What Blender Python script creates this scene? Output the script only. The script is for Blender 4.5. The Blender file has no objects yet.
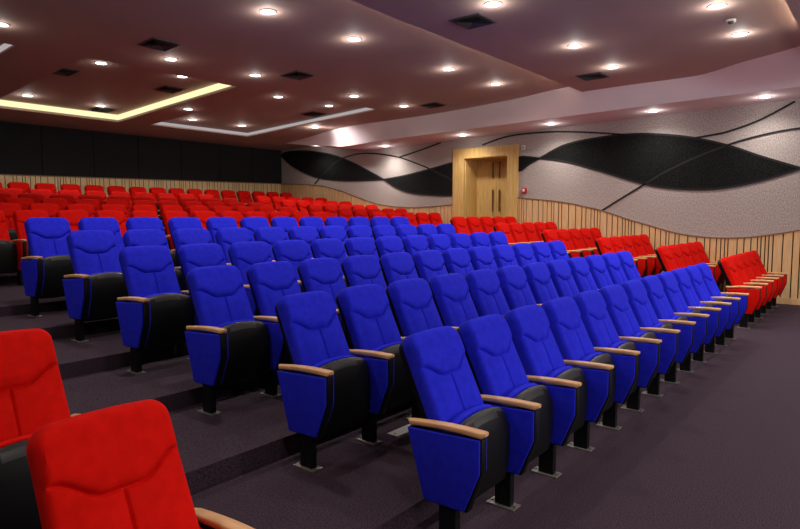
import bpy, bmesh, math, random
from mathutils import Vector, Matrix
random.seed(7)
scene = bpy.context.scene
COL = scene.collection
R = math.radians
scene.view_settings.view_transform = 'Standard'
scene.view_settings.look = 'None'
scene.view_settings.exposure = 0.0

# ------------------------------------------------------------------ materials
def new_mat(name):
    m = bpy.data.materials.new(name); m.use_nodes = True
    nt = m.node_tree; b = nt.nodes['Principled BSDF']
    return m, nt, b

def plain(name, col, rough=.5, metal=0., spec=.5, bump=0., scale=60.):
    m, nt, b = new_mat(name)
    b.inputs['Base Color'].default_value = (*col, 1)
    b.inputs['Roughness'].default_value = rough
    b.inputs['Metallic'].default_value = metal
    b.inputs['Specular IOR Level'].default_value = spec
    if bump:
        n = nt.nodes.new('ShaderNodeTexNoise'); n.inputs['Scale'].default_value = scale
        tc = nt.nodes.new('ShaderNodeTexCoord'); nt.links.new(tc.outputs['Object'], n.inputs['Vector'])
        bp = nt.nodes.new('ShaderNodeBump'); bp.inputs['Strength'].default_value = bump; bp.inputs['Distance'].default_value = .01
        nt.links.new(n.outputs['Fac'], bp.inputs['Height']); nt.links.new(bp.outputs['Normal'], b.inputs['Normal'])
    return m

def noisy(name, c1, c2, scale, rough=.9, bump=.3, detail=4., stretch=(1, 1, 1), lo=.35, hi=.65, sheen=0., dist=.004, spec=.2, coord='Object'):
    m, nt, b = new_mat(name)
    tc = nt.nodes.new('ShaderNodeTexCoord'); mp = nt.nodes.new('ShaderNodeMapping')
    mp.inputs['Scale'].default_value = stretch
    n = nt.nodes.new('ShaderNodeTexNoise'); n.inputs['Scale'].default_value = scale; n.inputs['Detail'].default_value = detail
    cr = nt.nodes.new('ShaderNodeValToRGB')
    cr.color_ramp.elements[0].position = lo; cr.color_ramp.elements[0].color = (*c1, 1)
    cr.color_ramp.elements[1].position = hi; cr.color_ramp.elements[1].color = (*c2, 1)
    L = nt.links.new
    L(tc.outputs[coord], mp.inputs['Vector']); L(mp.outputs['Vector'], n.inputs['Vector'])
    L(n.outputs['Fac'], cr.inputs['Fac']); L(cr.outputs['Color'], b.inputs['Base Color'])
    b.inputs['Roughness'].default_value = rough
    b.inputs['Specular IOR Level'].default_value = spec
    if sheen:
        b.inputs['Sheen Weight'].default_value = sheen; b.inputs['Sheen Roughness'].default_value = .4
        b.inputs['Sheen Tint'].default_value = (*[min(1, c * 1.6 + .02) for c in c2], 1)
    if bump:
        bp = nt.nodes.new('ShaderNodeBump'); bp.inputs['Strength'].default_value = bump; bp.inputs['Distance'].default_value = dist
        L(n.outputs['Fac'], bp.inputs['Height']); L(bp.outputs['Normal'], b.inputs['Normal'])
    return m

def emit(name, col, strength):
    m, nt, b = new_mat(name)
    nt.nodes.remove(b)
    e = nt.nodes.new('ShaderNodeEmission'); e.inputs['Color'].default_value = (*col, 1); e.inputs['Strength'].default_value = strength
    nt.links.new(e.outputs[0], nt.nodes['Material Output'].inputs['Surface'])
    return m

BLUE = noisy('blue_velour', (.012, .016, .54), (.016, .021, .64), 22, rough=.85, bump=.06, sheen=.55, dist=.002, spec=.12)
RED = noisy('red_velour', (.56, .0035, .001), (.64, .005, .0015), 22, rough=.85, bump=.06, sheen=.04, dist=.002, spec=.10)
BLACK = plain('black_plastic', (.0035, .0035, .004), .5, spec=.22, bump=.05, scale=90)
RIMGLOSS = plain('rim_gloss_grey', (.016, .016, .018), .42, spec=.4)  # lighter grey imitates overhead gloss on the black shell's rim
ARMWOOD = noisy('armrest_beech', (.66, .35, .14), (.78, .46, .21), 9, rough=.38, bump=.03, stretch=(6, .7, 6), spec=.45)
STEEL = plain('foot_plate_metal', (.20, .19, .17), .4, metal=.5)
CARPET = noisy('dark_purple_carpet', (.017, .010, .017), (.076, .051, .069), 130, rough=.97, bump=.6, detail=6, lo=.3, hi=.7, dist=.006, spec=.1)
CEIL = plain('ceiling_paint', (.46, .325, .275), .75, spec=.2, bump=.02, scale=4)
FASCIA = plain('bulkhead_paint', (.80, .69, .71), .7, spec=.2)
WALLFAB = noisy('grey_wall_fabric', (.27, .232, .215), (.56, .50, .465), 40, rough=.95, bump=.35, detail=10, lo=.32, hi=.70, stretch=(1, 1.5, .8), dist=.004, spec=.1)
BLACKFAB = noisy('black_wall_fabric', (.004, .005, .005), (.017, .018, .018), 34, rough=.95, bump=.4, detail=8, stretch=(1, 1.6, .8), dist=.004, spec=.1)
BLACKPANEL = noisy('black_acoustic_panel', (.016, .015, .018), (.026, .025, .028), 40, rough=.9, bump=.2, spec=.12)
LITBACKWOOD = noisy('lit_back_wood', (.74, .52, .24), (.88, .68, .36), 7, rough=.5, bump=.04, stretch=(5, 5, .5), spec=.3)  # wall wood with its colour brightened in place of light at the back
PALEWOOD = noisy('pale_wall_wood', (.66, .42, .20), (.74, .50, .26), 7, rough=.5, bump=.04, stretch=(5, 5, .5), spec=.3)
DOORWOOD = noisy('golden_door_wood', (.60, .37, .11), (.72, .49, .19), 6, rough=.42, bump=.03, stretch=(5, 5, .4), spec=.35)
DARKWOOD = plain('brown_wood_edge', (.23, .11, .05), .5)
GAP = plain('dark_gap', (.014, .008, .004), .8)
VENT = plain('vent_grey', (.07, .06, .062), .5)
WHITEP = plain('white_plastic', (.7, .7, .7), .4)
REDP = plain('red_plastic', (.6, .02, .02), .35)
HANDLE = plain('bronze_handle', (.20, .12, .05), .35, metal=.5)
LAMP = emit('lamp_white', (1, .97, .93), 9)
COVEY = emit('cove_warm', (1, .90, .50), 1.15)
COVEW = emit('cove_white', (1, .88, .88), .42)
COVEH = emit('cove_hidden', (1, .84, .66), 42)

# ------------------------------------------------------------------ mesh helpers
def link(name, me, mat=None, parent=None, smooth=False):
    o = bpy.data.objects.new(name, me); COL.objects.link(o)
    if mat is not None and not me.materials:
        for m in (mat if isinstance(mat, (list, tuple)) else [mat]): me.materials.append(m)
    if parent is not None: o.parent = parent
    if smooth:
        for p in me.polygons: p.use_smooth = True
    return o

def to_mesh(bm, name, recalc=True):
    if recalc: bmesh.ops.recalc_face_normals(bm, faces=bm.faces)
    me = bpy.data.meshes.new(name); bm.to_mesh(me); bm.free()
    return me

def box(bm, x0, x1, y0, y1, z0, z1):
    v = [bm.verts.new(p) for p in ((x0, y0, z0), (x1, y0, z0), (x1, y1, z0), (x0, y1, z0), (x0, y0, z1), (x1, y0, z1), (x1, y1, z1), (x0, y1, z1))]
    for f in ((0, 3, 2, 1), (4, 5, 6, 7), (0, 1, 5, 4), (1, 2, 6, 5), (2, 3, 7, 6), (3, 0, 4, 7)):
        bm.faces.new([v[i] for i in f])
    return v

def prism(bm, poly, x0, x1):
    """a (y, z) polygon pushed out along x"""
    a = [bm.verts.new((x0, y, z)) for y, z in poly]; b = [bm.verts.new((x1, y, z)) for y, z in poly]
    n = len(poly)
    bm.faces.new(a[::-1]); bm.faces.new(b)
    for i in range(n): bm.faces.new((a[i], a[(i + 1) % n], b[(i + 1) % n], b[i]))

def bevel(bm, w, seg=2, ang=30):
    bm.normal_update()
    es = [e for e in bm.edges if len(e.link_faces) == 2 and e.calc_face_angle(0) > R(ang)]
    bmesh.ops.bevel(bm, geom=es, offset=w, segments=seg, affect='EDGES', profile=.5, clamp_overlap=True)

def cyl(bm, c, r, h, n=24, r2=None, axis='z'):
    r2 = r if r2 is None else r2
    def P(a, rr, t):
        u, v = rr * math.cos(a), rr * math.sin(a)
        return {'z': (c[0] + u, c[1] + v, c[2] + t), 'x': (c[0] + t, c[1] + u, c[2] + v), 'y': (c[0] + u, c[1] + t, c[2] + v)}[axis]
    a = [bm.verts.new(P(2 * math.pi * i / n, r, 0)) for i in range(n)]
    b = [bm.verts.new(P(2 * math.pi * i / n, r2, h)) for i in range(n)]
    bm.faces.new(a[::-1]); bm.faces.new(b)
    for i in range(n): bm.faces.new((a[i], a[(i + 1) % n], b[(i + 1) % n], b[i]))

def thing(name, label, cat, loc, group=None):
    o = bpy.data.objects.new(name, None); COL.objects.link(o)
    o.empty_display_size = .1
    o.location = loc; o['label'] = label; o['category'] = cat
    if group: o['group'] = group
    return o

def tag(o, label, cat, group=None):
    o['label'] = label; o['category'] = cat
    if group: o['group'] = group
    return o

def struct(name, bm, mat, parent=None, smooth=False):
    o = link(name, to_mesh(bm, name), mat, parent, smooth)
    if parent is None: o['kind'] = 'structure'
    return o

# ------------------------------------------------------------------ world layout (metres)
SP = .56                       # seat spacing
PITCH, RISE = 1.0551, .1242    # row pitch and rise of the lower rows
XL, XR = -4.3, 11.05           # side walls
YB = 14.75                     # back wall
UP = [(7.54, .723), (8.69, .839), (9.79, .952), (10.84, 1.071), (11.89, 1.192)]   # upper rows: arm front, tread height
BACK = (13.52, 1.400)
# treads: (y of the riser, height)
TREADS = [(-6.0, 0.0)] + [(PITCH * (k - 1) + .45, RISE * k) for k in range(1, 6)] + [(PITCH * 5 + .45, .723)]
TREADS += [(UP[k - 1][0] + .45, UP[k][1]) for k in range(1, 5)] + [(12.75, 1.300), (13.15, 1.400)]
def floor_z(y):
    z = 0
    for ty, tz in TREADS:
        if y >= ty - 1e-6: z = tz
    return z

# floor: one stepped carpeted slab
bm = bmesh.new()
poly = []
for i, (ty, tz) in enumerate(TREADS):
    if i: poly.append((ty, TREADS[i - 1][1]))
    poly.append((ty, tz))
poly.append((YB + .2, TREADS[-1][1]))
poly += [(YB + .2, -.3), (-6.0, -.3)]
a = [bm.verts.new((XL - .2, y, z)) for y, z in poly]; b = [bm.verts.new((XR + .9, y, z)) for y, z in poly]
n = len(poly)
for i in range(n): bm.faces.new((a[i], a[(i + 1) % n], b[(i + 1) % n], b[i]))
bm.faces.new(a[::-1]); bm.faces.new(b)
fl = struct('floor', bm, CARPET)

# step nosings: dark carpet edging strip
# ------------------------------------------------------------------ right wall
WOOD_TOP = [(14.927,2.744),(14.307,2.717),(13.370,2.671),(12.714,2.609),(12.285,2.521),(11.868,2.423),(11.504,2.307),(10.944,2.146),(10.462,2.020),(10.072,1.957),(9.618,1.910),(9.000,1.890),(8.408,1.913),(7.842,1.948),(7.616,1.964),(5.749,2.115),(5.490,2.081),(5.132,2.047),(4.746,2.003),(4.323,1.934),(3.751,1.806),(3.407,1.701),(3.062,1.581),(2.622,1.459),(2.342,1.372),(2.010,1.289),(1.684,1.240),(1.372,1.218),(1.071,1.217),(0.742,1.239),(0.427,1.285),(0.158,1.334),(-0.110,1.397),(-.6,1.53),(-1.2,1.70),(-2.,1.86),(-3.2,1.95),(-6.2,1.8)]
WOOD_TOP = sorted(WOOD_TOP)
def interp(pts, t):
    if t <= pts[0][0]: return pts[0][1]
    for (a0, b0), (a1, b1) in zip(pts, pts[1:]):
        if t <= a1: return b0 + (b1 - b0) * (t - a0) / (a1 - a0)
    return pts[-1][1]
DY0, DY1, DZ = 6.06, 7.34, 3.16     # door opening
bm = bmesh.new()
box(bm, XR, XR + .75, -6, DY0, -.3, 4.8)
box(bm, XR, XR + .75, DY1, YB + .2, -.3, 4.8)
box(bm, XR, XR + .75, DY0, DY1, DZ, 4.8)
struct('wall_right', bm, WALLFAB)

def smooth_curve(pts, n=10):
    """Catmull-Rom through (y, z) points"""
    out = []
    P = [pts[0]] + list(pts) + [pts[-1]]
    for i in range(1, len(P) - 2):
        p0, p1, p2, p3 = (Vector(P[j]) for j in (i - 1, i, i + 1, i + 2))
        for k in range(n):
            t = k / n
            q = .5 * ((2 * p1) + (p2 - p0) * t + (2 * p0 - 5 * p1 + 4 * p2 - p3) * t * t + (3 * p1 - p0 - 3 * p2 + p3) * t ** 3)
            out.append((q.x, q.y))
    out.append(tuple(pts[-1]))
    return out

def strip(bm, pts, w, x0, x1):
    """a raised strip of width w following a (y, z) curve on the right wall"""
    prev = None
    for i, p in enumerate(pts):
        a = Vector(pts[max(i - 1, 0)]); b = Vector(pts[min(i + 1, len(pts) - 1)])
        d = (b - a).normalized(); nrm = Vector((-d.y, d.x)) * w / 2
        q = Vector(p)
        r = [bm.verts.new((x, *(q + s * nrm))) for x, s in ((x0, 1), (x1, 1), (x1, -1), (x0, -1))]
        if prev:
            for k in range(4): bm.faces.new((prev[k], prev[(k + 1) % 4], r[(k + 1) % 4], r[k]))
        else: bm.faces.new(r)
        prev = r
    bm.faces.new(prev[::-1])

LENS_A=([(14.746,3.723),(14.486,3.790),(14.082,3.803),(13.591,3.780),(13.115,3.729),(12.215,3.556),(11.365,3.271),(10.672,2.969),(10.147,2.728)],[(14.746,3.706),(14.242,3.361),(13.536,3.066),(12.738,2.853),(11.735,2.748),(10.899,2.724),(10.147,2.728)])
LENS_B=([(10.147,2.728),(9.434,2.800),(8.584,2.929),(7.626,3.095),(6.648,3.179),(5.767,3.130),(5.204,3.049)],[(10.147,2.728),(9.693,2.483),(9.180,2.325),(8.478,2.243),(7.619,2.229),(6.579,2.430),(5.760,2.752),(5.493,2.916),(5.204,3.049)])
LENS_C=([(5.204,3.049),(4.577,3.318),(3.749,3.424),(2.979,3.437),(2.259,3.356),(1.677,3.228),(1.125,3.048),(0.600,2.820),(-0.090,2.548)],[(5.204,3.049),(4.568,2.937),(3.729,2.678),(2.947,2.416),(2.423,2.282),(1.829,2.213),(1.272,2.218),(0.580,2.342),(-0.090,2.548)])
LINES=[[(6.814,3.481),(6.024,3.644),(4.959,3.650),(3.983,3.555),(3.193,3.438)],
[(1.772,3.256),(1.403,3.295),(1.137,3.341),(0.629,3.505),(0.075,3.789)],
[(3.659,1.792),(2.804,2.315),(2.313,2.601),(1.851,2.816),(1.356,3.005),(0.936,3.135),(0.426,3.242),(-0.025,3.288),(-.48,3.29),(-1.2,3.2),(-2.4,2.9)],
[(13.085,2.700),(12.663,3.011),(12.094,3.342),(11.599,3.481),(11.016,3.532),(10.339,3.477),(9.581,3.335),(8.862,3.097),(8.482,2.952),(7.622,2.568)],
[(9.581,3.335),(8.863,3.471),(8.117,3.640)],
[(-0.090,2.548),(-0.524,2.357),(-1.2,2.2),(-2.2,2.2),(-3.6,2.6)],
[(-0.090,2.548),(-0.507,2.716),(-1.1,2.95),(-2.2,3.1),(-3.6,2.6)]]
SH = plain('groove_black', (.004, .004, .004), .7)
DOOR_O = (5.77, 7.69)
tn = 3
for top, bot in (LENS_A, LENS_B, LENS_C):
    t = smooth_curve(top); bt = smooth_curve(bot)
    bm = bmesh.new()
    lo, hi = max(t[-1][0], bt[-1][0]), min(t[0][0], bt[0][0])
    T, B = sorted(t), sorted(bt)
    N = 90; prev = None
    steps = [lo + (hi - lo) * i / N for i in range(N + 1)]
    if lo < DOOR_O[0] < hi: steps = sorted(steps + [DOOR_O[0], DOOR_O[1]])
    for y in steps:
        if DOOR_O[0] + 1e-4 < y < DOOR_O[1] - 1e-4: continue
        if abs(y - DOOR_O[1]) < 1e-4 and prev: bm.faces.new(prev[::-1]); prev = None
        zt, zb = interp(T, y), interp(B, y)
        if zt - zb < .002: zt = zb + .002
        r = [bm.verts.new((XR - d, y, z)) for d, z in ((-.01, zt), (.014, zt), (.014, zb), (-.01, zb))]
        if prev:
            for k in range(4): bm.faces.new((prev[k], prev[(k + 1) % 4], r[(k + 1) % 4], r[k]))
        else: bm.faces.new(r)
        prev = r
    bm.faces.new(prev[::-1])
    struct('trim_%d' % tn, bm, BLACKFAB); tn += 1
bm = bmesh.new()
def split_strip(bm, pts, w):
    run = []
    for p in pts + [None]:
        if p is None or (DOOR_O[0] - .02 < p[0] < DOOR_O[1] + .02 and p[1] < 3.45):
            if len(run) > 1: strip(bm, run, w, XR - .018, XR + .01)
            run = []
        else: run.append(p)
for l in LINES: split_strip(bm, smooth_curve(l), .035)
for top, bot in (LENS_A, LENS_B, LENS_C):
    split_strip(bm, smooth_curve(top), .04); split_strip(bm, smooth_curve(bot), .04)
struct('trim_%d' % tn, bm, SH); tn += 1

# timber wainscot on the right wall: boards of irregular width under a wavy top
WID = [.06, .07, .08, .12, .10, .15, .17, .17, .08, .12, .06, .11, .11, .12, .16, .16, .07, .06, .07, .06, .11, .12, .12, .16]
def wainscot(name, y0, y1, edge_fn, place, mat=None, gap=.021, base=lambda y: floor_z(y), seed=1):
    rnd = random.Random(seed)
    bm = bmesh.new(); back = bmesh.new(); cap = bmesh.new()
    y = y0; k = rnd.randrange(len(WID))
    while y < y1 - .02:
        w = min(WID[k % len(WID)], y1 - y); k += 1
        a, b = y + gap / 2, y + w - gap / 2
        if b > a:
            zb = min(base(a), base(b)) - .02
            P = [place(a, .032, zb), place(b, .032, zb), place(b, .032, edge_fn(b)), place(a, .032, edge_fn(a)),
                 place(a, 0, zb), place(b, 0, zb), place(b, 0, edge_fn(b)), place(a, 0, edge_fn(a))]
            v = [bm.verts.new(p) for p in P]
            for f in ((0, 1, 2, 3), (4, 7, 6, 5), (0, 4, 5, 1), (1, 5, 6, 2), (2, 6, 7, 3), (3, 7, 4, 0)): bm.faces.new([v[i] for i in f])
        y += w
    n = max(2, int((y1 - y0) / .12)); prev = None
    for i in range(n + 1):
        y = y0 + (y1 - y0) * i / n; z = edge_fn(y)
        r = [cap.verts.new(place(y, d, z + h)) for d, h in ((0, -.004), (.042, -.004), (.042, .022), (0, .022))]
        q = [back.verts.new(place(y, d, zz)) for d, zz in ((.006, base(y) - .02), (.006, z))]
        if prev:
            for j in range(4): cap.faces.new((prev[0][j], prev[0][(j + 1) % 4], r[(j + 1) % 4], r[j]))
            back.faces.new((prev[1][0], q[0], q[1], prev[1][1]))
        prev = (r, q)
    o = struct(name, bm, mat or PALEWOOD)
    link('backing_board', to_mesh(back, 'backing_board'), GAP, o)
    link('top_cap', to_mesh(cap, 'top_cap'), DARKWOOD, o)
    return o
wz = lambda y: interp(WOOD_TOP, y)
wainscot('trim_1', -6, DOOR_O[0], wz, lambda y, d, z: (XR - d, y, z), seed=3)
wainscot('trim_9', DOOR_O[1], YB - .03, wz, lambda y, d, z: (XR - d, y, z), seed=5)
wainscot('trim_2', XL, XR - .03, lambda x: 2.62 + .0145 * (x - 2.6), lambda x, d, z: (x, YB - d, z), LITBACKWOOD, gap=.016, base=lambda x: BACK[1], seed=9)
# pale skirting board along the front stretch of the right wall
bm = bmesh.new(); box(bm, XR - .05, XR - .03, -6, TREADS[1][0], 0, .12); bevel(bm, .004)
struct('baseboard_right', bm, PALEWOOD)

# back wall: black acoustic panels above the timber
bm = bmesh.new(); box(bm, XL - .3, XR + .75, YB, YB + .3, -.3, 4.8)
wb = struct('wall_back', bm, GAP)
bm = bmesh.new()
seams = [-4.3, -2.9, -1.45, 0., 1.2, 2.38, 3.58, 4.82, 6.02, 7.32, 8.62, 9.85, 11.05]
for s0, s1 in zip(seams, seams[1:]):
    box(bm, s0 + .008, s1 - .008, YB - .03, YB + .01, 2.4, 4.2)
bevel(bm, .008)
link('acoustic_panel', to_mesh(bm, 'acoustic_panel'), BLACKPANEL, wb)
bm = bmesh.new(); box(bm, XL - .3, XL, -6, YB + .2, -.3, 4.8)
struct('wall_left', bm, WALLFAB)
bm = bmesh.new(); box(bm, XL - .3, XR + .75, -6.3, -6, -.3, 4.8)
struct('wall_front', bm, WALLFAB)

# ------------------------------------------------------------------ door
door = bpy.data.objects.new('door_1', None); COL.objects.link(door); door['kind'] = 'structure'
fz = floor_z(6.5)
bm = bmesh.new()
prof = .06
def frame_piece(bm, y0, y1, z0, z1): box(bm, XR - prof, XR + .002, y0, y1, z0, z1)
frame_piece(bm, DOOR_O[0], DY0, fz, 3.42); frame_piece(bm, DY1, DOOR_O[1], fz, 3.42); frame_piece(bm, DY0, DY1, DZ, 3.42)
# lining of the reveal
box(bm, XR + .002, XR + .62, DY0, DY0 + .02, fz, DZ); box(bm, XR + .002, XR + .62, DY1 - .02, DY1, fz, DZ); box(bm, XR + .002, XR + .62, DY0 + .02, DY1 - .02, DZ - .02, DZ)
link('frame', to_mesh(bm, 'door_frame'), DOORWOOD, door)
ym = (DY0 + DY1) / 2
for s in (-1, 1):
    bm = bmesh.new()
    y0, y1 = (DY0 + .022, ym - .003) if s < 0 else (ym + .003, DY1 - .022)
    box(bm, XR + .55, XR + .60, y0, y1, fz + .01, DZ - .025); bevel(bm, .003)
    leaf = link('leaf', to_mesh(bm, 'door_leaf'), DOORWOOD, door)
    for z0, z1 in ((1.78, 2.36), (2.66, 3.08)):
        bm = bmesh.new(); yy = ym + s * .10
        box(bm, XR + .495, XR + .520, yy - .016, yy + .016, z0, z1)
        for zz in (z0 + .06, z1 - .08): box(bm, XR + .518, XR + .552, yy - .01, yy + .01, zz, zz + .02)
        bevel(bm, .004)
        link('handle', to_mesh(bm, 'door_handle'), HANDLE, leaf)

# ------------------------------------------------------------------ ceiling
zp = lambda y, off=0: 3.86 + .045 * (14.75 - y) + off
Y23, Y12, Z2, Z1 = 3.62, -.41, 4.20, 4.05
RECS = [(1.95, 4.76, 8.45, 13.2, .17), (5.5, 8.43, 8.1, 13.05, .13), (-3.2, 1.0, 8.55, 13.2, .13)]
bm = bmesh.new()
def slab(bm, x0, x1, y0, y1, off=0., th=.06):
    v = [bm.verts.new((x, y, zp(y, off + t))) for t in (0, th) for x, y in ((x0, y0), (x1, y0), (x1, y1), (x0, y1))]
    for f in ((0, 3, 2, 1), (4, 5, 6, 7), (0, 1, 5, 4), (1, 2, 6, 5), (2, 3, 7, 6), (3, 0, 4, 7)): bm.faces.new([v[i] for i in f])
xs = sorted({XL - .3, XR + .3, *[r[0] for r in RECS], *[r[1] for r in RECS]})
ys = sorted({Y23 - .55, YB + .3, *[r[2] for r in RECS], *[r[3] for r in RECS]})
for xa, xb in zip(xs, xs[1:]):
    for ya, yb in zip(ys, ys[1:]):
        cx, cy = (xa + xb) / 2, (ya + yb) / 2
        inside = any(r[0] < cx < r[1] and r[2] < cy < r[3] for r in RECS)
        if not inside: slab(bm, xa, xb, ya, yb)
for r in RECS:
    slab(bm, r[0] - .12, r[1] + .12, r[2] - .12, r[3] + .12, r[4], .05)
# stepped front panels, each with a lip that hides a cove
box(bm, XL - .3, XR + .3, Y12 - .45, Y23, Z2, Z2 + .05)
box(bm, XL - .3, XR + .3, -6.3, Y12, Z1, Z1 + .05)
box(bm, XL - .3, XR + .3, -6.3, YB + .3, 4.8, 4.9)
struct('ceiling', bm, CEIL)

# bulkhead along the right wall: near-vertical fascia and a soffit dropping a little to the rear
zs = lambda y: 3.84 - .0222 * y
LOW = [(10.056, 13.352, 3.923), (9.80, 10.66, 3.60), (9.66, 8.35, zs(8.35)), (9.72, 6.53, zs(6.53)), (9.745, 4.77, zs(4.77)), (9.75, 3.25, zs(3.25)), (9.79, 1.41, zs(1.41)), (9.86, -.12, zs(-.12)), (9.95, -2.0, zs(-2)), (10., -6.2, zs(-2))]
UPP = [(10.056, 13.36, 3.923), (9.47, 10.18), (9.80, 8.2), (9.93, 6.7), (9.90, 5.3), (9.70, 4.0), (9.66, 3.62), (9.60, 2.6), (9.56, 1.36), (8.92, .62), (8.25, -.27), (7.2, -1.2), (6.2, -2.4), (5.4, -6.2)]
def resample(pts, n):
    P = [Vector(p) for p in pts]; d = [0]
    for a, b in zip(P, P[1:]): d.append(d[-1] + (b - a).length)
    out = []
    for i in range(n + 1):
        t = d[-1] * i / n
        for j in range(len(P) - 1):
            if t <= d[j + 1] + 1e-9:
                out.append(P[j].lerp(P[j + 1], (t - d[j]) / max(1e-9, d[j + 1] - d[j]))); break
    return out
bm = bmesh.new()
lowc = [Vector(p) for p in LOW]
def low_at(y):
    for a, b in zip(lowc, lowc[1:]):
        if b.y <= y <= a.y: return a.lerp(b, (a.y - y) / max(1e-9, a.y - b.y))
    return lowc[-1]
upc = [Vector((p[0], p[1], 0)) for p in UPP]
def up_at(y):
    for i, (a, b) in enumerate(zip(upc, upc[1:])):
        if b.y <= y <= a.y:
            p = [upc[max(i - 1, 0)].x, a.x, b.x, upc[min(i + 2, len(upc) - 1)].x]; t = (a.y - y) / (a.y - b.y)
            return .5 * (2 * p[1] + (p[2] - p[0]) * t + (2 * p[0] - 5 * p[1] + 4 * p[2] - p[3]) * t * t + (3 * p[1] - p[0] - 3 * p[2] + p[3]) * t ** 3)
    return upc[-1].x
def ceil_z(y): return zp(y) if y > Y23 else (Z2 if y > Y12 else Z1)
Ys = [13.35 - i * (13.35 + 6) / 120 for i in range(121)]
prev = None
for y in Ys:
    l = low_at(y); top = Vector((up_at(y), y, ceil_z(y) + .03))
    row = []
    for k in range(9):
        t = k / 8
        q = l.lerp(top, t)
        s = t * t * (3 - 2 * t)
        q.x = l.x + (top.x - l.x) * (t * t if top.x < l.x else t)
        row.append(bm.verts.new(q))
    row.insert(0, bm.verts.new((XR + .05, y, l.z)))
    if prev:
        for k in range(len(row) - 1): bm.faces.new((prev[k], row[k], row[k + 1], prev[k + 1]))
    prev = row
ob = struct('trim_10', bm, FASCIA, smooth=False)
for p in ob.data.polygons: p.use_smooth = True
md = ob.modifiers.new('edge', 'EDGE_SPLIT'); md.split_angle = R(40)

# cove lights (glowing strips at the far and right edges of the recesses)
def cove(label, segs, mat, group='cove lights in the ceiling recesses'):
    t = thing('cove_light', label, 'light', (segs[0][0], segs[0][2], zp(segs[0][2])), group)
    for (x0, x1, y0, y1, o0, o1) in segs:
        bm = bmesh.new()
        L = Vector(t.location)
        v = [bm.verts.new(Vector((x, y, zp(y, o))) - L) for o in (o0, o1) for x, y in ((x0, y0), (x1, y0), (x1, y1), (x0, y1))]
        for f in ((0, 3, 2, 1), (4, 5, 6, 7), (0, 1, 5, 4), (1, 2, 6, 5), (2, 3, 7, 6), (3, 0, 4, 7)): bm.faces.new([v[i] for i in f])
        link('diffuser', to_mesh(bm, 'cove_diffuser'), mat, t)
a, b, c, d, h = RECS[0]
cove('warm yellow glowing cove strip around the big ceiling recess at upper left', [(a, b - .03, d - .03, d - .004, .05, h - .005), (b - .03, b - .004, c + .02, d - .004, .05, h - .005)], COVEY)
a, b, c, d, h = RECS[1]
cove('dim white cove strip around the middle ceiling recess near the right bulkhead', [(a, b - .03, d - .03, d - .004, .03, h - .03), (b - .03, b - .004, c + .02, d - .004, .03, h - .03)], COVEW)
a, b, c, d, h = RECS[2]
cove('dim white cove strip cut off by the left edge of the photo', [(b - .03, b - .004, c + .02, d - .004, .03, h - .03)], COVEW)
# hidden strips lying on the lips of the stepped panels
for nm, y, z, lab in (('cove_light', Y23 - .16, Z2 + .05, 'warm cove strip behind the edge of the second ceiling panel'), ('cove_light', Y12 - .14, Z1 + .05, 'warm cove strip behind the edge of the front ceiling panel at upper right')):
    bm = bmesh.new(); box(bm, XL, 9.3 if y > 1 else 7.3, y - .02, y + .02, z, z + .02)
    o = link(nm, to_mesh(bm, 'cove_strip'), COVEH)
    tag(o, lab, 'light', 'cove lights above the stepped ceiling panels')

# ------------------------------------------------------------------ downlights
bm = bmesh.new()
N = 28
def ring(r, z): return [bm.verts.new((r * math.cos(2 * math.pi * i / N), r * math.sin(2 * math.pi * i / N), z)) for i in range(N)]
rs = [ring(.105, 0), ring(.105, -.006), ring(.100, -.010), ring(.090, -.009), ring(.085, 0)]
for a, b in zip(rs, rs[1:]):
    for i in range(N): bm.faces.new((a[i], a[(i + 1) % N], b[(i + 1) % N], b[i]))
ring_me = to_mesh(bm, 'downlight_ring'); ring_me.materials.append(WHITEP)
bm = bmesh.new(); cyl(bm, (0, 0, -.007), .088, .005, N)
lamp_me = to_mesh(bm, 'spot_lamp'); lamp_me.materials.append(LAMP)
def spot(x, y, z, e, size=150, col=(1, .93, .86), r=.07):  # shared by the real downlights and the added spots
    l = bpy.data.lights.new('spot_lamp', 'SPOT'); l.energy = e; l.spot_size = R(size); l.spot_blend = 1.; l.color = col; l.shadow_soft_size = r
    o = bpy.data.objects.new('spot_beam', l); COL.objects.link(o); o.location = (x, y, z)
    return o
K = 2.3
def downlight(x, y, z, label, e=85, glow=1.):
    t = thing('downlight', label, 'light', (x, y, z), 'round recessed downlights in the ceiling')
    link('trim_ring', ring_me, None, t, True); link('lamp', lamp_me, None, t)
    spot(x, y, z - .03, e * K)
    p = bpy.data.lights.new('added_halo', 'POINT'); p.energy = e * K * .035 * glow; p.color = (1, .95, .9); p.shadow_soft_size = .05  # point light added under each lamp for a halo and ceiling fill
    po = bpy.data.objects.new('added_halo', p); COL.objects.link(po); po.location = (x, y, z - .075)
E3 = 60
rows = [
 ('just behind the second ceiling panel edge', [(2.70, 4.93), (4.29, 4.91), (6.72, 4.88), (8.35, 4.86)], 0),
 ('in line before the big recess', [(.547, 7.73), (2.92, 7.65), (4.48, 7.53), (6.99, 7.48), (8.58, 7.41)], 0),
 ('inside the middle recess at its front', [(6.24, 9.03), (7.70, 8.96)], .13),
 ('inside the big yellow-lit recess at its front', [(2.52, 9.19), (3.96, 9.04)], .17),
 ('inside the big yellow-lit recess at its back', [(2.52, 12.44), (4.0, 12.45)], .17),
 ('toward the back wall', [(5.161, 10.816), (6.26, 12.40), (7.69, 12.31), (8.85, 10.688)], None)]
ORD = ['first', 'second', 'third', 'fourth', 'fifth', 'sixth', 'seventh', 'eighth', 'ninth', 'tenth', 'eleventh', 'twelfth', 'thirteenth', 'fourteenth', 'fifteenth', 'sixteenth', 'seventeenth', 'eighteenth', 'nineteenth', 'twentieth']
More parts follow.
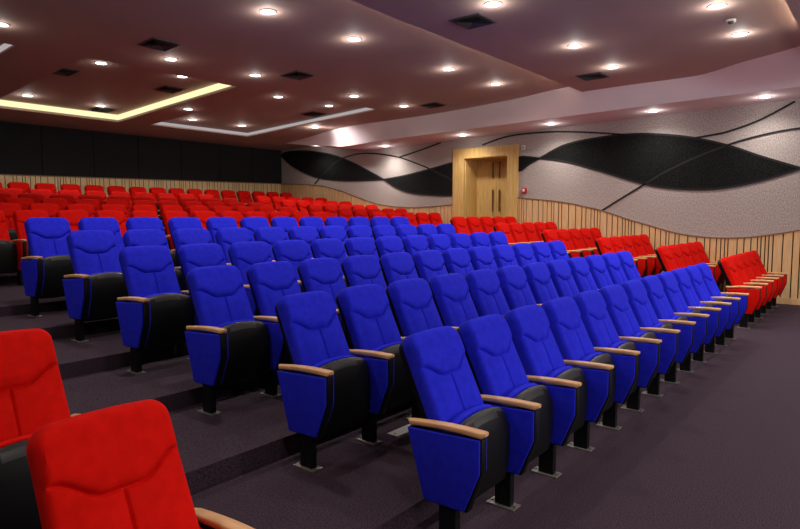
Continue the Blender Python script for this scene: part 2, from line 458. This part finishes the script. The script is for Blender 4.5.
for desc, pts, off in rows:
    for i, (x, y) in enumerate(pts):
        o = off
        if o is None or o == 0:
            o = next((r[4] for r in RECS if r[0] < x < r[1] and r[2] < y < r[3]), 0)
        downlight(x, y, zp(y, o), 'round downlight %s, %s from the left' % (desc, ORD[i]), 62 if y < 6 else (60 if x > 8.8 else (26 if y < 8 else (12 if y < 11.5 else 40))), 2. if x > 8.8 else 1.)
for i, (x, y) in enumerate([(4.03, 2.38), (6.37, 2.36), (8.0, 2.39)]):
    downlight(x, y, Z2, 'round downlight in the second ceiling panel, rear line, %s from the left' % ORD[i], 75)
for i, (x, y) in enumerate([(5.8, .32), (7.26, .33)]):
    downlight(x, y, Z2, 'round downlight beside the ceiling detector, %s from the left' % ORD[i], 75)
sy = [12.0, 10.2, 7.25, 4.72, 2.42, .47]
sl = [(10.5, 12.45, 3.86)] + [(10.42 if y < 9 else 10.6, y, zs(y)) for y in (9.72, 7.0, 4.63, 2.42, .47)]
for i, (x, y, z) in enumerate(sl):
    downlight(x, y, z - .004, 'small round downlight under the right bulkhead, %s from the back wall' % ORD[i], 46)
# unseen spots added without fixtures, mainly to light the seat fronts from the stage side
for x in (-1.5, 1.8, 5.0, 8.2):
    for y in (-1.8, -4.2): spot(x, y, Z1 - .05, 150)
for x in (-2.6, .6): 
    for y in (2.4, 5.0): spot(x, y, 4.12, 120)

# extra spot added to put a hot patch on the white bulkhead
sp_ = spot(8.9, 10.60, 3.97, 62, 95, (1, .96, .94), .05); sp_.rotation_euler = Vector((.85, -.25, -.30)).to_track_quat('-Z', 'Y').to_euler()
# unseen soft area light added at the front to brighten seats and ceiling
al = bpy.data.lights.new('front_fill', 'AREA'); al.shape = 'RECTANGLE'; al.size = 9; al.size_y = 2.2; al.energy = 200; al.color = (1, .95, .93)
ao = bpy.data.objects.new('front_fill', al); COL.objects.link(ao); ao.location = (3.4, -5.6, 2.2); ao.rotation_euler = (R(97), 0, 0)
# ------------------------------------------------------------------ ceiling vents and small devices
def vent(x, y, z, label, tilt=True):
    t = thing('ceiling_vent', label, 'vent', (x, y, z), 'square air vents in the ceiling')
    if tilt: t.rotation_euler = (-math.atan(.045), 0, 0)
    bm = bmesh.new(); s = .225
    for a, b, c, d in ((-s, s, -s, -s + .035), (-s, s, s - .035, s), (-s, -s + .035, -s + .035, s - .035), (s - .035, s, -s + .035, s - .035)): box(bm, a, b, c, d, -.014, 0)
    link('frame', to_mesh(bm, 'vent_frame'), VENT, t)
    bm = bmesh.new()
    for k in range(5):
        r = s - .035 - k * .037
        for sx, sy in ((1, 0), (-1, 0), (0, 1), (0, -1)):
            i, o = r - .03, r
            zi, zo = -.004, -.030
            if sx: pts = [(sx * i, -i, zi), (sx * i, i, zi), (sx * o, o, zo), (sx * o, -o, zo)]
            else: pts = [(-i, sy * i, zi), (i, sy * i, zi), (o, sy * o, zo), (-o, sy * o, zo)]
            v = [bm.verts.new(p) for p in pts]; bm.faces.new(v)
    box(bm, -s + .03, s - .03, -s + .03, s - .03, -.003, -.001)
    link('louvre', to_mesh(bm, 'vent_louvre'), VENT, t)
for x, y, off, lab in [(2.41, 7.08, 0, 'dark square vent in the rear ceiling in front of the big recess'), (5.03, 7.01, 0, 'dark square vent in the rear ceiling between two downlights, centre left'), (9.0, 6.90, 0, 'dark square vent in the rear ceiling close to the right bulkhead'), (8.08, 9.9, .13, 'dark square vent inside the middle recess'), (2.25, 10.13, .17, 'dark square vent at left inside the big recess'), (4.30, 10.08, .17, 'dark square vent beside the yellow strip in the big recess'), (4.2, 12.8, .17, 'dark square vent at the back corner of the big recess')]:
    vent(x, y, zp(y, off), lab)
vent(4.42, 2.91, Z2, 'large dark square vent at the edge of the second ceiling panel', False)
vent(8.43, 2.91, Z2, 'dark square vent at the right end of the second ceiling panel', False)
t = thing('smoke_detector', 'small round detector on the ceiling between two downlights at upper right', 'detector', (6.5, .3, Z2))
bm = bmesh.new(); cyl(bm, (0, 0, -.02), .06, .02, 20); link('base', to_mesh(bm, 'detector_base'), WHITEP, t, True)
bm = bmesh.new(); cyl(bm, (0, 0, -.05), .025, .03, 16, .04); link('sensor_head', to_mesh(bm, 'detector_head'), VENT, t, True)
t = thing('fire_alarm', 'small round red fire alarm on the wall right of the door', 'alarm', (XR, 5.60, 2.29))
bm = bmesh.new(); cyl(bm, (-.05, 0, 0), .075, .05, 24, axis='x'); bevel(bm, .008); link('body', to_mesh(bm, 'alarm_body'), REDP, t)
bm = bmesh.new(); cyl(bm, (-.062, 0, .005), .035, .014, 20, axis='x'); link('lens', to_mesh(bm, 'alarm_lens'), WHITEP, t)
t = thing('wall_sensor', 'small white square sensor high on the wall right of the door', 'sensor', (XR, 5.647, 3.334))
bm = bmesh.new(); box(bm, -.03, 0, -.05, .05, -.055, .055); bevel(bm, .01); link('housing', to_mesh(bm, 'sensor_housing'), WHITEP, t)
bm = bmesh.new(); cyl(bm, (-.036, 0, 0), .018, .008, 16, axis='x'); link('lens', to_mesh(bm, 'sensor_lens'), VENT, t)

# ------------------------------------------------------------------ auditorium seats
ANG = math.atan2(.21, .435)
def pad(name, W, Wb, L, r, T, edge, groove=None, bulge=.012, arch=.012, seam=None, nu=30, nv=30):
    """upholstered pad: rounded-top outline in (u, v), front relief toward +h; grid rows follow the headrest seam"""
    cs = lambda i, n: .5 - .5 * math.cos(math.pi * i / n)
    us = [2 * (.4 * cs(i, nu) + .6 * i / nu) - 1 for i in range(nu + 1)]
    vs = [L * (.35 * cs(j, nv) + .65 * j / nv) for j in range(nv + 1)]
    if groove:
        us = sorted(set([round(u, 4) for u in us if abs(u) > .11] + [round(k * .0145, 4) for k in range(-7, 8)]))
        vs = [v for v in vs if abs(v - VS) > .030] + [VS + k * .0036 for k in range(-7, 8)]
        vs = sorted(vs + [L - .001, L - .003, L - .007, L - .012, L - .02])
    bm = bmesh.new(); G = []
    for v0 in vs:
        row = []
        for s_ in us:
            v = v0
            if groove:
                wgt = min(1, v0 / VS) if v0 < VS else min(1, (L - v0) / (L - VS))
                v = v0 + (seam_v(s_ * W) - VS) * wgt
            hw = Wb + (W - Wb) * min(1, v / (L * .75))
            if v > L - r: hw -= r - math.sqrt(max(0, r * r - (v - (L - r)) ** 2))
            if v < .03: hw -= .03 - math.sqrt(max(0, .03 ** 2 - (.03 - v) ** 2))
            u = s_ * hw
            if v > L - r and abs(u) > W - r: e = max(0, r - math.hypot(abs(u) - (W - r), v - (L - r)))
            else: e = min(hw - abs(u), L - v)
            e = max(0, min(e, v))
            h = T - edge + (math.sqrt(max(0, edge ** 2 - (edge - min(e, edge)) ** 2)))
            f = max(0., 1 - (u / W) ** 2)
            h += bulge * f * math.sin(math.pi * max(0, min(1, v / L))) ** .7
            if groove: h += groove(u, v) * min(1, e / .02)
            row.append(bm.verts.new((u, v + arch * f * (v / L) ** 6, h)))
        G.append(row)
    nv, nu = len(vs) - 1, len(us) - 1
    for j in range(nv):
        for i in range(nu): bm.faces.new((G[j][i], G[j][i + 1], G[j + 1][i + 1], G[j + 1][i]))
    loop = G[0][:] + [G[j][nu] for j in range(1, nv + 1)] + G[nv][-2::-1] + [G[j][0] for j in range(nv - 1, 0, -1)]
    lb = [bm.verts.new((p.co.x, p.co.y, 0)) for p in loop]; n = len(loop)
    for i in range(n): bm.faces.new((loop[i], lb[i], lb[(i + 1) % n], loop[(i + 1) % n]))
    bm.faces.new(lb)
    bmesh.ops.remove_doubles(bm, verts=bm.verts, dist=1e-6)
    bmesh.ops.recalc_face_normals(bm, faces=bm.faces)
    return bm

def lean(bm, y0, z0, flip=False):
    """(u, v, h) -> seat space: v runs up the reclined back, h faces the stage (-y)"""
    s, c = math.sin(ANG), math.cos(ANG)
    for v in bm.verts:
        u, w, h = v.co
        v.co = (u, y0 + w * s - h * c, z0 + w * c + h * s)

LB = (1.035 - .455) / math.cos(ANG)
VS = (.812 - .455) / math.cos(ANG)            # height of the headrest seam on the pad
def seam_v(u):
    a = abs(u)
    t = max(0, min(1, (a - .06) / .135))
    return VS - .008 + .070 * t * t * (3 - 2 * t)
def groove(u, v):
    d = v - seam_v(u)
    fade = max(0, min(1, (.208 - abs(u)) / .012))
    g = -.014 * math.exp(-(d / .0072) ** 2) * fade
    if d > 0: g += .014 * min(1, d / .028) * max(0, 1 - max(0, (v - (LB - .10)) / .10) ** 2)   # headrest cushion stands proud
    if d < 0 and v > .03: g -= .012 * math.exp(-(u / .0055) ** 2) * min(1, -d / .01)
    if d < 0: g += .010 * math.exp(-((abs(u) - .10) / .065) ** 2) * min(1, -d / .05)
    return g
TB = .072
Y0, Z0 = .30 - (.6 - .455) * .21 / .435 + TB * math.cos(ANG), .455 - TB * math.sin(ANG)
bm = pad('backrest', .222, .227, LB, .062, TB, .028, groove); lean(bm, Y0, Z0)
back_me = to_mesh(bm, 'backrest', False)
bm = pad('back_shell', .214, .222, LB - .004, .062, .060, .035, None, .015)
for v in bm.verts: v.co.z = -v.co.z
bmesh.ops.reverse_faces(bm, faces=bm.faces)
lean(bm, Y0 - .002, Z0 - .002)
shell_me = to_mesh(bm, 'back_shell')

# tipped-up seat: black shell facing the stage, fabric cushion behind it
def loft(prof_fn, W, nx, cap=True):
    bm = bmesh.new(); G = []
    for i in range(nx + 1):
        x = -W + 2 * W * i / nx
        G.append([bm.verts.new((x, y, z)) for y, z in prof_fn(x)])
    m = len(G[0])
    for a, b in zip(G, G[1:]):
        for k in range(m): bm.faces.new((a[k], a[(k + 1) % m], b[(k + 1) % m], b[k]))
    bm.faces.new(G[0]); bm.faces.new(G[-1][::-1])
    return bm
def pan_prof(x):
    q = (abs(x) / .232) ** 2; q4 = (abs(x) / .232) ** 8
    zt = .632 - .034 * q - .02 * q4
    k = .012 * q4
    return [(.250, .195), (.190 + k, .178), (.155 + k, .195), (.138 + k, .26), (.130 + k, .38), (.136 + k, .50), (.150 + k, zt - .05), (.166 + k, zt - .018), (.180 + k, zt - .003), (.190 + k, zt), (.202 + k, zt - .003), (.208, zt - .028), (.212, .30), (.250, .225)]
bm = loft(pan_prof, .232, 20)
bmesh.ops.recalc_face_normals(bm, faces=bm.faces)
pan_me = to_mesh(bm, 'seat_shell')
pan_me.materials.append(BLACK); pan_me.materials.append(RIMGLOSS)
for p in pan_me.polygons:
    if p.center.z > .588: p.material_index = 1  # top faces take the painted gloss tone
def cush_prof(x):
    q4 = (abs(x) / .226) ** 6; q = (abs(x) / .226) ** 2
    zt = .636 - .026 * q - .03 * q4; k = .012 * q4
    return [(.214, .25), (.214, zt - .03), (.224, zt - .008), (.244, zt), (.268 - k, zt - .008), (.286 - k, zt - .035), (.286 - k, .53), (.272 - k, .35), (.262, .27), (.24, .245)]
bm = loft(cush_prof, .226, 20); cush_me = to_mesh(bm, 'seat_cushion')
# lowered seat
def pan_dn(x):
    k = .015 * (abs(x) / .236) ** 6
    return [(.26, .34), (.0, .375 + k), (-.09, .395 + k), (-.10, .42), (-.09, .432), (.30, .40)]
def cush_dn(x):
    k = .03 * (abs(x) / .23) ** 6
    return [(.32, .402), (-.088, .434), (-.108, .455), (-.10, .495 - k), (-.06, .512 - k), (.10, .50 - k), (.30, .475 - k)]
pan_dn_me = to_mesh(loft(pan_dn, .236, 16), 'seat_shell_low'); pan_dn_me.materials.append(BLACK)
cush_dn_me = to_mesh(loft(cush_dn, .230, 16), 'seat_cushion_low')

# arm assembly, built about x = 0
CORE = [(.448, .575), (.000, .603), (.000, .432), (.084, .214), (.345, .204)]
PAN = [(.446, .574), (.006, .602), (.006, .434), (.094, .222), (.338, .213)]
bm = bmesh.new(); prism(bm, CORE, -.024, .024); bevel(bm, .004)
core_bm = bm
v = box(core_bm, -.022, .022, .15, .25, .006, .24)
core_me = to_mesh(core_bm, 'support'); core_me.materials.append(BLACK)
def panel_me(s):
    bm = bmesh.new(); prism(bm, PAN, .0245 * s, .0385 * s); bmesh.ops.recalc_face_normals(bm, faces=bm.faces); bevel(bm, .006, 3)
    return to_mesh(bm, 'side_panel')
panels = {-1: panel_me(-1), 1: panel_me(1)}
bm = bmesh.new(); box(bm, -.045, .045, .115, .295, 0, .008); bevel(bm, .002)
for yy in (.13, .28): cyl(bm, (0, yy, .008), .009, .006, 8)
plate_me = to_mesh(bm, 'foot_plate'); plate_me.materials.append(STEEL)
bm = bmesh.new(); NA = 24; G = []
for i in range(NA + 1):
    t = i / NA; y = -.014 + .472 * t
    zc = .640 - .030 * t + .010 * math.sin(math.pi * t)
    w = .030 - .004 * t; hgt = .036 - .006 * t
    e = min(t, 1 - t) * .472
    if e < .014:
        k = math.sqrt(max(0, 1 - ((.014 - e) / .014) ** 2)); w = w - .014 + .014 * k; hgt *= .55 + .45 * k
    ring_ = []
    for k in range(16):
        a = 2 * math.pi * (k + .5) / 16
        ca, sa = math.cos(a), math.sin(a)
        px = w * math.copysign(abs(ca) ** .45, ca); pz = hgt / 2 * math.copysign(abs(sa) ** .55, sa)
        if sa > 0: pz *= .85
        ring_.append(bm.verts.new((px, y, zc - hgt / 2 + pz)))
    G.append(ring_)
for a, b in zip(G, G[1:]):
    for k in range(16): bm.faces.new((a[k], a[(k + 1) % 16], b[(k + 1) % 16], b[k]))
bm.faces.new(G[0]); bm.faces.new(G[-1][::-1])
arm_me = to_mesh(bm, 'armrest'); arm_me.materials.append(ARMWOOD)

def mesh_mat(me, mat, nm):
    m = me.copy(); m.name = nm; m.materials.clear(); m.materials.append(mat); return m
FAB = {}
for cname, mat in (('blue', BLUE), ('red', RED)):
    FAB[cname] = dict(back=mesh_mat(back_me, mat, cname + '_backrest'), cush=mesh_mat(cush_me, mat, cname + '_cushion'), cushd=mesh_mat(cush_dn_me, mat, cname + '_cushion_low'),
                      pl=mesh_mat(panels[-1], mat, cname + '_panel_outer'), pr=mesh_mat(panels[1], mat, cname + '_panel_inner'))
shell_me.materials.append(BLACK)
for me in [shell_me, pan_me, pan_dn_me, arm_me] + [m for f in FAB.values() for m in f.values()]:
    for p in me.polygons: p.use_smooth = True
def soften(o, ang=35):
    pass
# sharp edges kept by angle so shared meshes shade cleanly
for me in [shell_me, pan_me, pan_dn_me, arm_me, core_me] + [m for f in FAB.values() for m in f.values()]:
    try: me.set_sharp_from_angle(angle=R(42))
    except Exception: pass

def arm_parts(root, x, col, foot=True):
    f = FAB[col]
    a = link('armrest', arm_me, None, root); a.location = (x, 0, 0)
    p = link('support_post', core_me, None, root); p.location = (x, 0, 0)
    link('side_panel', f['pl'], None, p); link('side_panel', f['pr'], None, p)
    if foot: link('foot_plate', plate_me, None, p)

def make_seat(col, end=False, low=False, foot=True):
    f = FAB[col]
    root = thing('auditorium_seat', '', 'seat', (0, 0, 0))
    link('backrest', f['back'], None, root); link('back_shell', shell_me, None, root)
    link('seat_cushion', f['cushd'] if low else f['cush'], None, root); link('seat_shell', pan_dn_me if low else pan_me, None, root)
    arm_parts(root, -SP / 2, col, foot)
    if end: arm_parts(root, SP / 2, col, foot)
    return root
PROTO = {}
def seat(col, x, y, z, label, group, end=False, low=False, foot=True):
    key = (col, end, low, foot)
    if key not in PROTO:
        r = PROTO[key] = make_seat(*key)
    else:
        src = PROTO[key]
        r = src.copy(); COL.objects.link(r)
        for ch in list(src.children):
            c = ch.copy(); COL.objects.link(c); c.parent = r
            for g in list(ch.children):
                d = g.copy(); COL.objects.link(d); d.parent = c
    r.location = (x, y, z); r['label'] = label; r['group'] = group; r['category'] = 'seat'
    return r

ROWN = ['front', 'second', 'third', 'fourth', 'fifth', 'sixth']
def nth(i, n): return 'last' if False else ORD[i]
# centre block of blue seats: six rows of twelve
for r in range(6):
    for i in range(12):
        w = 'at the left aisle end' if i == 0 else ('at the right aisle end' if i == 11 else '%s from the left aisle' % ORD[i])
        seat('blue', (i + .5) * SP, r * PITCH, r * RISE, 'blue tip-up auditorium seat in the %s blue row, %s' % (ROWN[r], w), 'blue auditorium seats in the centre block', end=(i == 11))
# red seats along the right wall beside the blue block
for r in range(6):
    x0 = 8.02 if r == 0 else 8.445
    for i in range(5):
        w = 'at the aisle end' if i == 0 else ('against the wood wall' if i == 4 else '%s from the aisle' % ORD[i])
        seat('red', x0 + i * SP, r * PITCH, r * RISE, 'red auditorium seat by the right wall, %s side row, %s' % (ROWN[r], w), 'red auditorium seats by the right wall', end=(i == 4), low=(r == 1 and i == 4))
# upper red rows behind the cross aisle
XS = [.36, .40, .425, .425, .424]
FIRST = [0, 1, 1, 2, 2]
for k, (y, z) in enumerate(UP):
    n = 0
    for i in range(FIRST[k], 12):
        seat('red', XS[k] + i * SP, y, z, 'red seat in the %s red row behind the blue block, %s from left' % (ORD[k], ORD[n]), 'red auditorium seats in the upper centre block', end=(i == 11), foot=False)
        n += 1
    for i in range(5):
        seat('red', 8.44 + i * SP, y, z, 'red seat by the far right wall, %s row beyond the door, %s from left' % (ORD[k], ORD[i]), 'red auditorium seats in the upper right block', end=(i == 4), foot=False)
# last row in front of the back wall
for i in range(16):
    seat('red', 2.25 + i * SP, BACK[0], BACK[1], 'red seat in the last row under the black panels, %s from left' % ORD[i], 'red auditorium seats along the back wall', end=(i == 15), foot=False)
# red seats of the left block nearest to the camera
seat('red', -1.56, 0, 0, 'large red seat back at lower left, nearest to the camera, at the aisle end', 'red auditorium seats at the lower left', end=True)
seat('red', -1.535, PITCH, RISE, 'red seat cut by the left edge, behind the nearest red seat, at the aisle end', 'red auditorium seats at the lower left', end=True)

# loose metal cover plate on the tread behind the front blue row
t = thing('floor_plate', 'light grey metal plate on the carpet behind the first front blue seat', 'plate', (.87, 1.20, RISE))
bm = bmesh.new(); box(bm, -.13, .13, -.05, .05, 0, .006); bevel(bm, .002); link('plate', to_mesh(bm, 'cover_plate'), plain('light_metal', (.5, .48, .42), .4), t)
bm = bmesh.new()
for sx in (-1, 1): cyl(bm, (sx * .1, 0, .006), .008, .003, 8)
link('screw', to_mesh(bm, 'plate_screws'), STEEL, t)

# ------------------------------------------------------------------ world and camera
w = bpy.data.worlds.new('world'); scene.world = w; w.use_nodes = True
w.node_tree.nodes['Background'].inputs['Color'].default_value = (.8, .75, .8, 1); w.node_tree.nodes['Background'].inputs['Strength'].default_value = .02
cam = bpy.data.cameras.new('camera'); co = bpy.data.objects.new('camera', cam); COL.objects.link(co)
cam.sensor_width = 36; cam.lens = 605.0 / 800 * 36; cam.clip_start = .05; cam.clip_end = 100
co.location = (-2.4535, -1.4778, 1.6758)
co.rotation_euler = (math.pi / 2 - .0806, 0, -.8862)
scene.camera = co
